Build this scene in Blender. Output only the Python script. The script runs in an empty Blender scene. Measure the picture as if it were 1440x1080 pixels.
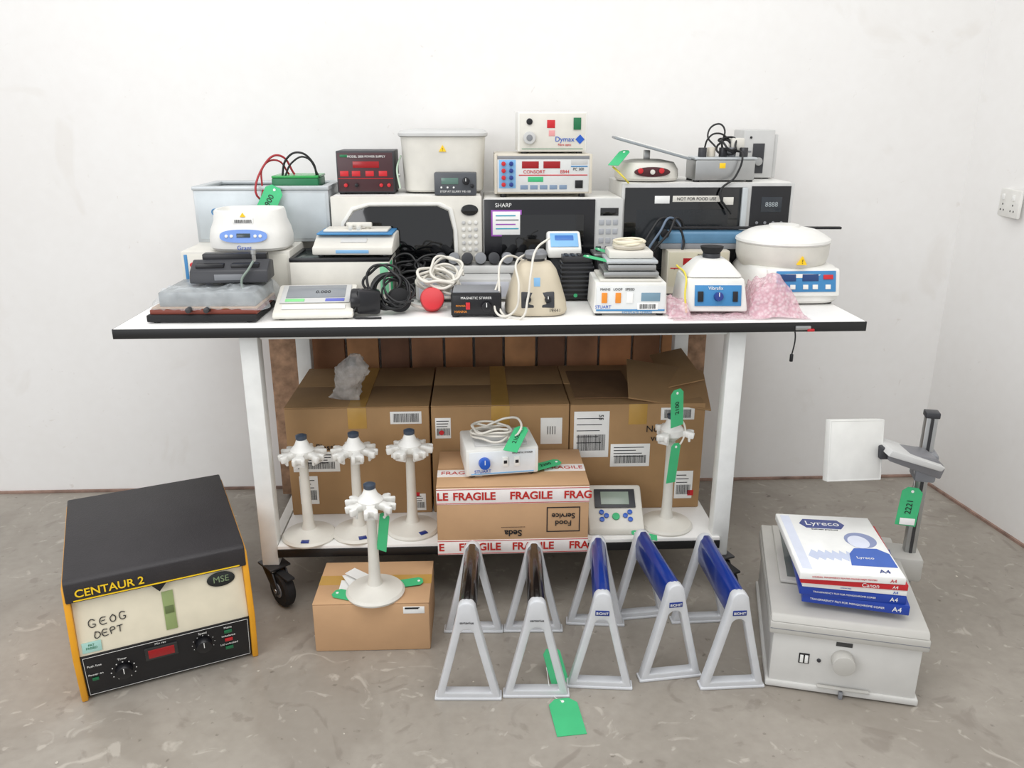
import bpy,bmesh,math,random
from mathutils import Vector,Matrix,noise
random.seed(7)
R=math.radians
def lin(h):
    h=h.lstrip('#');o=[]
    for i in (0,2,4):
        c=int(h[i:i+2],16)/255
        o.append(c/12.92 if c<=.04045 else ((c+.055)/1.055)**2.4)
    return (o[0],o[1],o[2],1)
_m={}
def M(n,c,rough=.5,metal=0,var=.05,scale=18,bump=0,bscale=None,alpha=1,trans=0,emis=0,coat=0,detail=4):
    if n in _m: return _m[n]
    m=bpy.data.materials.new(n);m.use_nodes=True;nt=m.node_tree;b=nt.nodes['Principled BSDF']
    col=lin(c)
    tc=nt.nodes.new('ShaderNodeTexCoord');no=nt.nodes.new('ShaderNodeTexNoise')
    no.inputs['Scale'].default_value=scale;no.inputs['Detail'].default_value=detail
    nt.links.new(tc.outputs['Object'],no.inputs['Vector'])
    rp=nt.nodes.new('ShaderNodeValToRGB');e=rp.color_ramp.elements
    e[0].position=.3;e[1].position=.7
    e[0].color=tuple(max(0,x*(1-var)) for x in col[:3])+(1,)
    e[1].color=tuple(min(1,x*(1+var)) for x in col[:3])+(1,)
    nt.links.new(no.outputs['Fac'],rp.inputs['Fac']);nt.links.new(rp.outputs['Color'],b.inputs['Base Color'])
    b.inputs['Roughness'].default_value=rough;b.inputs['Metallic'].default_value=metal
    if bump:
        bn=nt.nodes.new('ShaderNodeBump');bn.inputs['Strength'].default_value=bump;bn.inputs['Distance'].default_value=.004
        n2=nt.nodes.new('ShaderNodeTexNoise');n2.inputs['Scale'].default_value=bscale or scale*3;n2.inputs['Detail'].default_value=6
        nt.links.new(tc.outputs['Object'],n2.inputs['Vector'])
        nt.links.new(n2.outputs['Fac'],bn.inputs['Height']);nt.links.new(bn.outputs['Normal'],b.inputs['Normal'])
    if alpha<1: b.inputs['Alpha'].default_value=alpha
    if trans: b.inputs['Transmission Weight'].default_value=trans
    if coat: b.inputs['Coat Weight'].default_value=coat
    if emis:
        b.inputs['Emission Color'].default_value=col;b.inputs['Emission Strength'].default_value=emis
    _m[n]=m;return m
WHITE=M('white_plastic','#e2e1dc',.42);OFFW=M('offwhite_plastic','#d6d3ca',.45);CREAM=M('cream_paint','#e2dac3',.45)
BEIGE=M('beige_plastic','#cbc4b5',.5);LGREY=M('light_grey_plastic','#c2c2c0',.45);GREY=M('grey_plastic','#808286',.45)
DGREY=M('dark_grey_plastic','#333438',.45);BLACK=M('black_plastic','#121216',.35);GLOSS=M('black_glass','#08090b',.08,coat=.5)
MATTE=M('black_matte','#18181a',.75);BLUE=M('blue_plastic','#1f57b8',.35);LBLUE=M('light_blue','#7fb2dc',.45)
NAVY=M('navy_anodised','#14307f',.28,coat=.4);PBLUE=M('panel_blue','#3a80b4',.4);RED=M('red_plastic','#c4232b',.4)
DRED=M('dark_red_panel','#4a1f24',.4);LED=M('red_led_window','#8f1016',.25,emis=.2);GREEN=M('green_card','#3fb377',.6)
DGREEN=M('dark_green','#1c6e45',.4);YEL=M('yellow_plastic','#e09d1e',.4);YLAB=M('warning_yellow','#f2c81e',.5)
METAL=M('brushed_metal','#b0b1b0',.34,metal=.85);STEEL=M('stainless_steel','#bfc4c6',.38,metal=.4);DMETAL=M('dark_metal','#4a4a4c',.4,metal=.7)
SILV=M('silver_paint','#d0d2d5',.35,metal=.1);PAPER=M('label_paper','#ebebe8',.6);INK=M('ink_black','#16161a',.6)
CARD=M('brown_cardboard','#a38159',.8,var=.10,scale=7,bump=.15,bscale=60);CARD2=M('light_cardboard','#be9872',.8,var=.07,scale=7,bump=.1,bscale=60)
CARDD=M('cardboard_inside','#7a5c3e',.85,var=.1);TAPE=M('brown_tape','#b9924c',.25,var=.05);TAPEW=M('white_tape','#e9e3df',.35)
TABW=M('table_laminate','#ebeae7',.35,var=.02);FRAME=M('table_frame_white','#e5e6e3',.4);EDGE=M('table_edge_black','#161617',.4)
WIREW=M('white_cable','#d5d1c7',.45);WIREB=M('black_cable','#111113',.45);WIRER=M('red_cable','#9b2028',.45)
PH=M('lcd_green','#8f9c90',.25);LCD=M('lcd_dark','#39454a',.2);ORANGE=M('orange_switch','#e08a2c',.4)
WOODR=M('wood_plank','#8a5c3e',.75,var=.35,scale=6,bump=.2);WOODL=M('chipboard','#a5846a',.85,var=.4,scale=26,bump=.3)
PLASW=M('clear_wrap','#dfe5e8',.10,alpha=.24,var=.2,scale=40,bump=1,bscale=30)
GLASS=M('tinted_glass','#7f8c8a',.08,alpha=.75)
REDW=M('red_wood_board','#7c3a2c',.5)
PURP=M('purple_print','#9a4fb0',.5);PINKP=M('cyan_print','#3f9db5',.5)

def E(n,x,y,z,rz=0,p=None,rx=0,ry=0):
    o=bpy.data.objects.new(n,None);o.empty_display_size=.05
    bpy.context.scene.collection.objects.link(o)
    o.location=(x,y,z);o.rotation_euler=(R(rx),R(ry),R(rz))
    if p: o.parent=p
    return o
def fin(p,n,bm,mat,loc=(0,0,0),rot=(0,0,0),ang=35):
    bmesh.ops.recalc_face_normals(bm,faces=bm.faces[:])
    me=bpy.data.meshes.new(n);bm.to_mesh(me);bm.free()
    for f in me.polygons: f.use_smooth=True
    me.set_sharp_from_angle(angle=R(ang))
    o=bpy.data.objects.new(n,me);bpy.context.scene.collection.objects.link(o)
    me.materials.append(mat);o.location=loc;o.rotation_euler=tuple(R(a) for a in rot)
    if p: o.parent=p
    return o
def bev(bm,b,seg=2):
    if b<=0: return
    es=[e for e in bm.edges if len(e.link_faces)==2 and e.calc_face_angle(0)>R(28)]
    bmesh.ops.bevel(bm,geom=es,offset=b,segments=seg,affect='EDGES',profile=.5,clamp_overlap=True)
def B(p,n,x0,x1,y0,y1,z0,z1,mat,b=.003,top=None,loc=(0,0,0),rot=(0,0,0),seg=2):
    bm=bmesh.new();t=top or (0,0,0,0)
    v=[bm.verts.new(c) for c in [(x0,y0,z0),(x1,y0,z0),(x1,y1,z0),(x0,y1,z0),(x0+t[0],y0+t[2],z1),(x1-t[1],y0+t[2],z1),(x1-t[1],y1-t[3],z1),(x0+t[0],y1-t[3],z1)]]
    for f in [(0,3,2,1),(4,5,6,7),(0,1,5,4),(1,2,6,5),(2,3,7,6),(3,0,4,7)]: bm.faces.new([v[i] for i in f])
    bmesh.ops.recalc_face_normals(bm,faces=bm.faces[:])
    bev(bm,min(b,.45*min(abs(x1-x0),abs(y1-y0),abs(z1-z0))),seg)
    return fin(p,n,bm,mat,loc,rot)
def axf(ax): return (lambda q,a:(q[0],a,q[1])) if ax=='y' else ((lambda q,a:(a,q[0],q[1])) if ax=='x' else (lambda q,a:(q[0],q[1],a)))
def PR(p,n,poly,ax,a0,a1,mat,b=.002,loc=(0,0,0),rot=(0,0,0)):
    bm=bmesh.new();f=axf(ax)
    A=[bm.verts.new(f(q,a0)) for q in poly];C=[bm.verts.new(f(q,a1)) for q in poly];k=len(poly)
    bm.faces.new(A);bm.faces.new(C[::-1])
    for i in range(k): bm.faces.new([A[i],A[(i+1)%k],C[(i+1)%k],C[i]])
    bmesh.ops.recalc_face_normals(bm,faces=bm.faces[:]);bev(bm,b)
    return fin(p,n,bm,mat,loc,rot)
def RG(p,n,out,inn,ax,a0,a1,mat,b=.002,loc=(0,0,0),rot=(0,0,0)):
    bm=bmesh.new();k=len(out);f=axf(ax)
    L=[[bm.verts.new(f(q,a)) for q in P] for P in (out,inn) for a in (a0,a1)]
    for i in range(k):
        j=(i+1)%k
        for s,t in ((0,1),(1,3),(3,2),(2,0)):
            bm.faces.new([L[s][i],L[s][j],L[t][j],L[t][i]])
    bmesh.ops.recalc_face_normals(bm,faces=bm.faces[:]);bev(bm,b)
    return fin(p,n,bm,mat,loc,rot)
def CY(p,n,c,r,h,mat,ax='z',r2=None,b=.0015,seg=32,rot=None):
    bm=bmesh.new()
    bmesh.ops.create_cone(bm,cap_ends=True,segments=seg,radius1=r,radius2=r if r2 is None else r2,depth=h)
    bev(bm,min(b,.3*r,.3*h))
    ro=rot or {'z':(0,0,0),'y':(90,0,0),'x':(0,90,0)}[ax]
    return fin(p,n,bm,mat,c,ro)
def LA(p,n,prof,loc,mat,seg=48,sx=1,sy=1,rot=(0,0,0),sq=2):
    bm=bmesh.new();rings=[]
    for r,z in prof:
        ring=[]
        for i in range(seg):
            a=2*math.pi*i/seg;ca,sa=math.cos(a),math.sin(a)
            k=(abs(ca)**sq+abs(sa)**sq)**(-1/sq)
            ring.append(bm.verts.new((r*ca*k*sx,r*sa*k*sy,z)))
        rings.append(ring)
    for A,C in zip(rings,rings[1:]):
        for i in range(seg):
            j=(i+1)%seg;bm.faces.new([A[i],A[j],C[j],C[i]])
    bm.faces.new(rings[0][::-1]);bm.faces.new(rings[-1])
    return fin(p,n,bm,mat,loc,rot)
def TU(p,n,pts,r,mat,cyc=False):
    c=bpy.data.curves.new(n,'CURVE');c.dimensions='3D';c.bevel_depth=r;c.bevel_resolution=3;c.resolution_u=8;c.use_fill_caps=True
    s=c.splines.new('BEZIER');s.bezier_points.add(len(pts)-1)
    for q,bp in zip(pts,s.bezier_points):
        bp.co=q;bp.handle_left_type=bp.handle_right_type='AUTO'
    s.use_cyclic_u=cyc
    o=bpy.data.objects.new(n,c);bpy.context.scene.collection.objects.link(o);c.materials.append(mat)
    if p:o.parent=p
    return o
def TX(p,n,s,x,y,z,size,mat,rot=(90,0,0),al='CENTER',bold=0):
    c=bpy.data.curves.new(n,'FONT');c.body=s;c.size=size;c.extrude=.0003;c.align_x=al;c.align_y='CENTER';c.offset=bold
    o=bpy.data.objects.new(n,c);bpy.context.scene.collection.objects.link(o);c.materials.append(mat)
    o.location=(x,y,z);o.rotation_euler=tuple(R(a) for a in rot)
    if p:o.parent=p
    return o
def F(p,n,x0,x1,z0,z1,mat,y=0,t=.0015,b=.0005): return B(p,n,x0,x1,y-t,y+.001,z0,z1,mat,b)
def coil(p,n,c,r,k,rad,mat,jit=.15,h=.02,flat=1,tilt=(0,0,0)):
    pts=[]
    for i in range(k*8):
        a=i*math.pi/4+.1*random.random();rr=r*(1+jit*(random.random()-.5)*2)
        pts.append((rr*math.cos(a),rr*math.sin(a)*flat,h*(i/(k*8))+jit*.04*random.random()))
    o=TU(p,n,pts,rad,mat);o.location=c;o.rotation_euler=tuple(R(t) for t in tilt);return o
def bars(p,n,x0,x1,z0,z1,y,mat=INK):
    bm=bmesh.new();x=x0
    while x<x1:
        w=random.choice([.0008,.0012,.002])
        v=[bm.verts.new(q) for q in [(x,y,z0),(x+w,y,z0),(x+w,y,z1),(x,y,z1)]];bm.faces.new(v);x+=w+random.choice([.001,.0016])
    fin(p,n,bm,mat)
def label(p,x,z,w,h,y=0,bar=True,lines=3):
    F(p,'label',x-w/2,x+w/2,z-h/2,z+h/2,PAPER,y,.001)
    if bar: bars(p,'barcode',x-w*.4,x+w*.4,z-h*.35,z+(h*.35 if lines==0 else 0),y-.0016)
    for i in range(lines):
        zz=z+h*(.35-.12*i*1.1);F(p,'print_line',x-w*.42,x+w*(.1+.3*random.random()),zz-.0012,zz+.0012,INK,y-.0012,.0006,0)
def tag(p,x,y,z,rot,txt='2100',w=.042,h=.09,string=None):
    e=E('green_tag',x,y,z,0,p);e.rotation_euler=tuple(R(a) for a in rot)
    k=w*.25
    PR(e,'card',[(-w/2,-h/2),(w/2,-h/2),(w/2,h/2-k),(w/2-k,h/2),(-w/2+k,h/2),(-w/2,h/2-k)],'y',0,.0012,GREEN,0)
    CY(e,'eyelet',(0,-.0003,h/2-.012),.004,.002,PAPER,'y',b=0)
    if txt:
        TX(e,'number',txt,0,-.001,0,w*.42,INK,(90,-90,0))
    if string:
        TU(e,'string',[(0,0,h/2-.012)]+string,.0008,PAPER)
    return e
def knob(p,x,z,r,mat,y=0,d=.018,mark=True):
    CY(p,'knob',(x,y-d/2,z),r,d,mat,'y',r2=r*.88,b=.001)
    if mark: B(p,'knob_mark',x-.001,x+.001,y-d-.001,y-d+.001,z,z+r*.8,PAPER,0)
def feet(p,x0,x1,y0,y1,h=.008):
    for i,(x,y) in enumerate([(x0,y0),(x1,y0),(x0,y1),(x1,y1)]): CY(p,'foot_%d'%(i+1),(x,y,h/2),.011,h,BLACK,seg=16)

# ---------------- room
def roommat(n,c,c2,sc,rough,bump,spot=None):
    m=bpy.data.materials.new(n);m.use_nodes=True;nt=m.node_tree;b=nt.nodes['Principled BSDF'];N=nt.nodes.new;L=nt.links.new
    tc=N('ShaderNodeTexCoord');a=N('ShaderNodeTexNoise');a.inputs['Scale'].default_value=sc;a.inputs['Detail'].default_value=8;a.inputs['Roughness'].default_value=.6
    f=N('ShaderNodeTexNoise');f.inputs['Scale'].default_value=sc*22;f.inputs['Detail'].default_value=5
    L(tc.outputs['Object'],a.inputs['Vector']);L(tc.outputs['Object'],f.inputs['Vector'])
    mx=N('ShaderNodeMath');mx.operation='MULTIPLY_ADD';mx.inputs[1].default_value=.3;L(f.outputs['Fac'],mx.inputs[0]);L(a.outputs['Fac'],mx.inputs[2])
    rp=N('ShaderNodeValToRGB');rp.color_ramp.elements[0].position=.45;rp.color_ramp.elements[1].position=.85
    rp.color_ramp.elements[0].color=lin(c2);rp.color_ramp.elements[1].color=lin(c)
    L(mx.outputs[0],rp.inputs['Fac']);out=rp.outputs['Color']
    for sscale,t,amt,col,dist in (spot or []):
        s=N('ShaderNodeTexNoise');s.inputs['Scale'].default_value=sscale;s.inputs['Detail'].default_value=6;s.inputs['Distortion'].default_value=dist
        L(tc.outputs['Object'],s.inputs['Vector'])
        r2=N('ShaderNodeValToRGB');r2.color_ramp.elements[0].position=t;r2.color_ramp.elements[1].position=t+.08
        r2.color_ramp.elements[0].color=(0,0,0,1);r2.color_ramp.elements[1].color=(amt,amt,amt,1)
        L(s.outputs['Fac'],r2.inputs['Fac']);mi=N('ShaderNodeMixRGB');mi.inputs[2].default_value=lin(col)
        L(r2.outputs['Color'],mi.inputs[0]);L(out,mi.inputs[1]);out=mi.outputs[0]
    L(out,b.inputs['Base Color'])
    b.inputs['Roughness'].default_value=rough
    bn=N('ShaderNodeBump');bn.inputs['Strength'].default_value=bump;bn.inputs['Distance'].default_value=.003
    L(f.outputs['Fac'],bn.inputs['Height']);L(bn.outputs['Normal'],b.inputs['Normal'])
    return m
FLOOR=roommat('concrete_floor','#a59e94','#8c857b',1.6,.38,.18,[(1.7,.53,.45,'#857d73',1.5),(34,.67,.8,'#655d54',.3),(9,.62,.5,'#c4bdb2',2.5),(4,.60,.45,'#786f66',4)])
WALL=roommat('white_wall_paint','#edecea','#e7e5e2',1.2,.7,.05,[(3.0,.62,.4,'#dedad4',1),(14,.70,.5,'#cfc9c2',3)])
B(None,'floor',-4.5,3.4,-2.5,3.3,-.1,0,FLOOR,0)
B(None,'wall_back',-4.5,1.95,3.115,3.25,0,3.2,WALL,0)
w=PR(None,'wall_right',[(1.86,3.115),(2.5,-2.15),(2.65,-2.15),(2.02,3.2)],'z',0,3.2,WALL,0)
SK=M('skirting_gap_dirty','#8d7468',.9,var=.45,scale=14)
B(None,'baseboard_back',-4.5,1.86,3.104,3.115,0,.010,SK,.001)
PR(None,'baseboard_right',[(1.850,3.112),(2.490,-2.15),(2.5,-2.15),(1.86,3.115)],'z',0,.010,SK,0)
s=E('wall_socket',1.888,2.86,1.165,-96.9)
B(s,'faceplate',-.075,.075,-.012,.0,-.048,.048,WHITE,.004)
for i,x in enumerate((-.035,.035)):
    B(s,'switch_%d'%i,x-.008,x+.008,-.016,-.011,.01,.03,PAPER,.002)
    for dx,dz in ((0,-.005),(-.011,-.025),(.011,-.025)): B(s,'pin_slot',x+dx-.003,x+dx+.003,-.0125,-.0115,dz-.003,dz+.003,INK,0)
deb=E('floor_debris',0,1.5,0)
bm=bmesh.new()
for k in range(70):
    x=random.uniform(-1.9,1.9);y=random.uniform(-.35,1.5);r=random.uniform(.002,.006);a0=random.random()*6
    v=[bm.verts.new((x+r*random.uniform(.4,1.2)*math.cos(a0+j*1.256),y+r*random.uniform(.4,1.2)*math.sin(a0+j*1.256),.0012)) for j in range(5)];bm.faces.new(v)
fin(deb,'chips',bm,M('pale_chips','#c9c2b6',.8,var=.3))

# ---------------- table
t=E('lab_bench_trolley',.054,2.6,0)
def tb(n,x0,x1,y0,y1,z0,z1,m,b=.002): return B(t,n,x0-.054,x1-.054,y0-2.6,y1-2.6,z0,z1,m,b)
tb('table_top',-1.0,1.108,2.228,3.0,.874,.9,TABW)
tb('edge_front',-1.002,1.11,2.2255,2.2285,.871,.8985,EDGE,.001)
tb('edge_left',-1.003,-1.0,2.226,3.0,.871,.8985,EDGE,.001);tb('edge_right',1.108,1.111,2.226,3.0,.871,.8985,EDGE,.001);tb('edge_bottom',-.99,1.1,2.23,2.99,.870,.874,EDGE,.001)
for i,(x,y) in enumerate([(-.675,2.27),(.73,2.27),(-.665,2.92),(.735,2.92)]):
    tb('leg_%d'%(i+1),x,x+.052,y,y+.05,.13,.87,FRAME,.004)
    cx,cy=x+.03-.054,y+.02-2.6
    e=E('caster_%d'%(i+1),cx,cy,0,[-48,-70,20,-20][i],t)
    B(e,'plate',-.04,.04,-.035,.035,.123,.130,DMETAL,.002)
    CY(e,'swivel',(0,0,.116),.022,.016,DMETAL)
    for nm,ya in (('fork_a',-.026),('fork_b',.021)):
        PR(e,nm,[(-.03,.112),(.03,.112),(.062,.055),(.04,.035)],'y',ya,ya+.005,DMETAL,.001)
    LA(e,'wheel',[(.012,-.018),(.048,-.018),(.056,-.011),(.056,.011),(.048,.018),(.012,.018)],(.042,0,.056),MATTE,rot=(90,0,0))
    CY(e,'hub',(.042,0,.056),.024,.040,GREY,'y');CY(e,'axle',(.042,0,.056),.008,.056,METAL,'y');B(e,'brake',.03,.10,-.014,.014,.106,.114,MATTE,.003)
tb('apron_front',-.62,.73,2.285,2.305,.85,.87,FRAME);tb('apron_back',-.62,.735,2.93,2.95,.82,.87,FRAME)
tb('apron_left',-.66,-.64,2.32,2.92,.83,.87,FRAME);tb('apron_right',.75,.77,2.32,2.92,.83,.87,FRAME)
tb('shelf',-.622,.752,2.262,2.95,.172,.2,TABW);tb('shelf_edge',-.622,.752,2.258,2.2625,.163,.190,EDGE,.001)
tb('shelf_rail_left',-.67,-.64,2.30,2.93,.15,.172,FRAME);tb('shelf_rail_right',.75,.77,2.30,2.93,.15,.172,FRAME)
TU(t,'pull_cord',[(.905-.054,-.365,.885),(.91-.054,-.368,.85),(.905-.054,-.368,.80)],.002,WIREB);CY(t,'cord_toggle',(.905-.054,-.368,.792),.005,.022,BLACK)
B(t,'edge_clip',.85,.895,-.379,-.36,.876,.889,METAL,.003);B(t,'edge_clip_red',.885,.905,-.381,-.37,.872,.88,RED,.002)

# pallet
p=E('wooden_pallet',.05,3.04,0)
xs=-.83
i=0
while xs<.80:
    wd=random.uniform(.11,.15);m=M('wood_plank_%d'%(i%5),['#b47b52','#8f6445','#c08b5e','#7b5640','#a67554'][i%5],.75,var=.4,scale=5,bump=.2)
    B(p,'plank_%d'%i,xs,min(xs+wd-.010,.82),0,.018,.03,.90,m,.002);xs+=wd;i+=1
B(p,'side_board_left',-.835,-.73,-.03,0,.02,.90,WOODL,.003);B(p,'side_board_right',.73,.83,-.03,0,.02,.90,WOODL,.003)
B(p,'cross_batten',-.83,.82,.02,.04,.1,.2,WOODR,.002);B(p,'cross_batten_top',-.83,.82,.02,.04,.7,.8,WOODR,.002);B(p,'cross_batten_base',-.83,.82,.02,.04,0,.1,WOODR,.002)

# ---------------- big cartons
def carton(x0,x1,y0,y1,z0,z1,mat=CARD,flap=False):
    e=E('cardboard_box',(x0+x1)/2,y0,z0);w=(x1-x0)/2;d=y1-y0;h=z1-z0
    B(e,'carton',-w,w,0,d,0,h,mat,.004)
    if not flap:
        B(e,'flap_front',-w,w,.001,d/2-.001,h,h+.003,mat,.001);B(e,'flap_back',-w,w,d/2+.001,d,h,h+.003,mat,.001)
    return e,w,d,h
for i,(a,b_) in enumerate([(-.617,-.158),(-.152,.293),(.296,.737)]):
    e,w,d,h=carton(a,b_,2.47,2.90,.2,.573,flap=i==2)
    F(e,'tape_front',-.03,.03,h-.07,h,TAPE,0,.0008)
    if i<2: B(e,'tape_top',-.028,.028,0,d,h+.003,h+.0038,TAPE,0)
    if i==0:
        label(e,.155,h-.035,.1,.042,lines=0);label(e,-.14,.19,.15,.07,lines=4);TX(e,'scribble','Plastic',-.1,-.002,.24,.03,INK)
        label(e,.19,.04,.04,.06,bar=True);label(e,-.17,.09,.06,.1);F(e,'red_sticker',.16,.19,.06,.075,RED)
    if i==1:
        label(e,-.185,.30,.05,.07);F(e,'label_blank',.13,.20,.24,.33,PAPER);TX(e,'print','||||',.165,-.002,.29,.03,INK);CY(e,'red_dot',(-.19,-.0018,.285),.008,.001,RED,'y',b=0)
    if i==2:
        label(e,.13,h-.035,.11,.042,lines=0);label(e,-.15,.27,.115,.16,lines=5);label(e,-.02,.195,.13,.08,lines=4)
        TX(e,'handwriting','Nozzles\n  vented',.08,-.002,.27,.032,INK);label(e,.165,.085,.06,.1);TX(e,'side_mark','55',-.12,-.003,.33,.02,INK,(90,90,0))
        F(e,'red_square',.18,.2,.045,.065,RED)
        B(e,'flap_back',-w,w,d/2+.001,d,h,h+.003,CARD,.001)
        B(e,'flap_lid',0,.27,0,.25,0,.005,CARD,.001,loc=(-.03,.02,h+.012),rot=(14,8,-6))
        B(e,'flap_left',0,.2,0,.3,0,.004,CARDD,.001,loc=(-.2,.05,h+.003))
        B(e,'flap_right',0,.12,0,.3,0,.004,CARD,.001,loc=(.12,.1,h+.02),rot=(5,-12,0))
e=E('plastic_bag',-.44,2.53,.577,-14)
BAG=M('crinkled_bag','#cbc7c2',.12,alpha=.5,var=.35,scale=35,bump=1,bscale=50)
def bag(n,seed,s,tilt):
    bm=bmesh.new();nx,ny=26,34;rows=[]
    for j in range(ny+1):
        v=j/ny;wd=s*(.052-.012*abs(v-.35)-.020*max(0,v-.7)/.3+.008*math.sin(v*9+seed));th=.026*s*math.sin(math.pi*min(1,v*.92+.08))**.6+.003
        ring=[]
        for i in range(nx):
            a=2*math.pi*i/nx;q=Vector((math.cos(a)*2+seed,math.sin(a)*2,v*7));k=noise.noise(q)+.6*noise.noise(q*2.4)
            ring.append(bm.verts.new((wd*math.cos(a)*(1+.22*k)+tilt*v,th*math.sin(a)*(1+.5*k)+.01*k+.02,.002+v*.155*s)))
        rows.append(ring)
    for A,C in zip(rows,rows[1:]):
        for i in range(nx): bm.faces.new([A[i],A[(i+1)%nx],C[(i+1)%nx],C[i]])
    bm.faces.new(rows[0][::-1]);bm.faces.new(rows[-1])
    fin(e,n,bm,BAG,ang=14)
bag('bag',2.2,1.0,.045)
B(e,'contents',-.02,.03,.012,.03,.05,.12,M('bag_contents','#8a7563',.5,var=.3),.006,rot=(-4,18,0));B(e,'contents_small',.02,.045,.012,.027,.115,.145,DGREY,.004)

# food carton with fragile tape
e,w,d,h=carton(-.127,.325,2.19,2.462,.2,.42,CARD2)
F(e,'fragile_tape_upper',-w,w,.166,.217,TAPEW,0,.0009);F(e,'fragile_tape_lower',-w,w,0,.048,TAPEW,0,.0009)
TR=M('tape_red_ink','#b8261e',.5)
def frag(z,xs,s=.034):
    for x,tx in xs: TX(e,'fragile_print',tx,x,-.0018,z,s,TR,bold=.0009)
frag(.191,[(-.208,'LE'),(-.115,'FRAGILE'),(.053,'FRAGILE'),(.192,'FRAG')])
frag(.024,[(-.215,'E'),(-.10,'FRAGILE'),(.06,'FRAGILE'),(.198,'FRA')])
for z_ in (.169,.214,.003,.045): F(e,'tape_rule',-w,w,z_-.001,z_+.001,TR,-.001,.0004,0)
B(e,'tape_top',-w,-.09,.07,.12,h+.003,h+.0038,TAPEW,0);TX(e,'tape_top_text','FRAGILE',-.16,.095,h+.0042,.030,TR,(0,0,0))
B(e,'tape_top_r',.1,w,.1,.15,h+.003,h+.0038,TAPEW,0);TX(e,'tape_top_text2','FRAGILE',.165,.125,h+.0042,.030,TR,(0,0,0))
TX(e,'print_brand','Seda',.0,-.002,.07,.028,INK,(90,180,0),bold=.0006);TX(e,'print_service','Food\nService',.15,-.002,.112,.024,INK,(90,180,0),bold=.0004)
RG(e,'print_frame',[(.10,.07),(.2,.07),(.2,.152),(.1,.152)],[(.103,.073),(.197,.073),(.197,.149),(.103,.149)],'y',-.0012,0,INK,0)
TX(e,'print_lines','----------------',0,-.002,.09,.014,INK)
e=E('magnetic_stirrer',.07,2.255,.4235,7)
B(e,'casing',-.11,.11,0,.17,.006,.092,WHITE,.006);F(e,'fascia',-.10,.10,.012,.084,M('pale_fascia','#dfe3e6',.4))
feet(e,-.09,.09,.02,.15,.006)
knob(e,-.055,.05,.018,BLUE,-.001);F(e,'switch_a',.0,.016,.035,.065,PAPER,-.001,.005,.001);F(e,'switch_b',.035,.051,.035,.065,PAPER,-.001,.005,.001)
F(e,'switch_a_rocker',.003,.013,.045,.055,INK,-.006,.001);F(e,'switch_b_rocker',.038,.048,.045,.055,INK,-.006,.001);TX(e,'brand','STUART',-.06,-.003,.022,.014,BLUE);F(e,'stripe',-.095,.095,.012,.016,LBLUE,-.001);TX(e,'caption','MAGNETIC STIRRER',.06,-.003,.076,.007,INK)
B(e,'top_plate',-.08,.08,.02,.15,.092,.098,LGREY,.003)
coil(e,'mains_lead',(-.02,.07,.105),.055,4,.0035,WIREW,.25,.03);TU(e,'lead_tail',[(.02,.03,.11),(.05,.0,.14),(.06,.04,.16),(.03,.1,.15),(-.03,.1,.13)],.0035,WIREW)
tag(e,.04,-.012,.125,(-62,0,-35),'2100',.045,.1);tag(e,.14,.04,.012,(-86,0,-75),'2200',.045,.10)

# pH meter
e=E('ph_meter',.43,2.285,.2,-2)
PR(e,'body',[(0,0),(.14,0),(.14,.11),(.125,.115),(0,.02)],'x',-.088,.088,OFFW,.008)
f=E('face',0,0,.0205,0,e,rx=38)
B(f,'bezel',-.065,.065,.075,.140,.002,.005,DGREY,.002);B(f,'lcd',-.045,.045,.085,.130,.004,.0065,PH,.001)
CY(f,'key_green',(0,.045,.003),.012,.006,GREEN)
for x,y in ((-.045,.06),(-.045,.035),(-.03,.048),(.045,.06),(.045,.035),(.03,.048)): CY(f,'key',(x,y,.003),.008,.005,BLUE,seg=20)

# carousels
def carousel(x,y,z,h=.34,arms=6,rz=10,small=1):
    e=E('pipette_carousel',x,y,z,rz)
    LA(e,'base',[(.082,0),(.084,.006),(.078,.013),(.045,.02),(.022,.03),(.017,.05),(.0155,.1),(.013,h-.05),(.013,h-.03)],(0,0,0),OFFW)
    LA(e,'hub',[(.014,h-.085),(.034,h-.066),(.036,h-.045),(.022,h-.03),(.015,h-.012),(.006,h-.01)],(0,0,0),WHITE)
    LA(e,'cap',[(.014,h-.014),(.017,h-.010),(.017,h),(.008,h+.004),(.003,h+.005)],(0,0,0),M('cap_grey','#3f4855',.3))
    for k in range(arms):
        a=360/arms*k;b2=E('arm_mount_%d'%(k+1),0,0,h-.057,a,e)
        PR(b2,'arm',[(-.014,.02),(.014,.02),(.011,.044),(.019,.054),(.019,.070*small),(.009,.073*small),(.006,.061),(-.006,.061),(-.009,.073*small),(-.019,.070*small),(-.019,.054),(-.011,.044)],'z',-.008,.012,WHITE,.003,rot=(-7,0,0))
        B(b2,'lip',-.018,.018,.05,.057,-.026,-.004,WHITE,.002)
    return e
for i,(x,y) in enumerate([(-.536,2.345),(-.382,2.36),(-.214,2.375)]):
    e=carousel(x,y-.02,.2,.34,6,i*17);B(e,'base_label',-.012,.012,-.074,-.056,.015,.0175,NAVY,.0002)
e=carousel(-.302,2.065,.1555,.34,6,8)
tag(e,.03,-.02,.20,(0,8,-30),'',.03,.12)
e=carousel(.60,2.35,.2,.38,3,20,.95);tag(e,-.02,-.05,.42,(0,-4,10),'2100',.05,.12);tag(e,-.02,-.05,.24,(0,6,10),'',.038,.13)
CY(e,'probe_rod',(.0,0,.40),.004,.10,WHITE);TU(e,'loose_lead',[(0,0,.38),(.03,-.02,.35),(.02,-.03,.3),(-.02,-.03,.27)],.003,WIREW);tag(e,-.13,-.08,.03,(-80,0,60),'',.035,.08)

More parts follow.
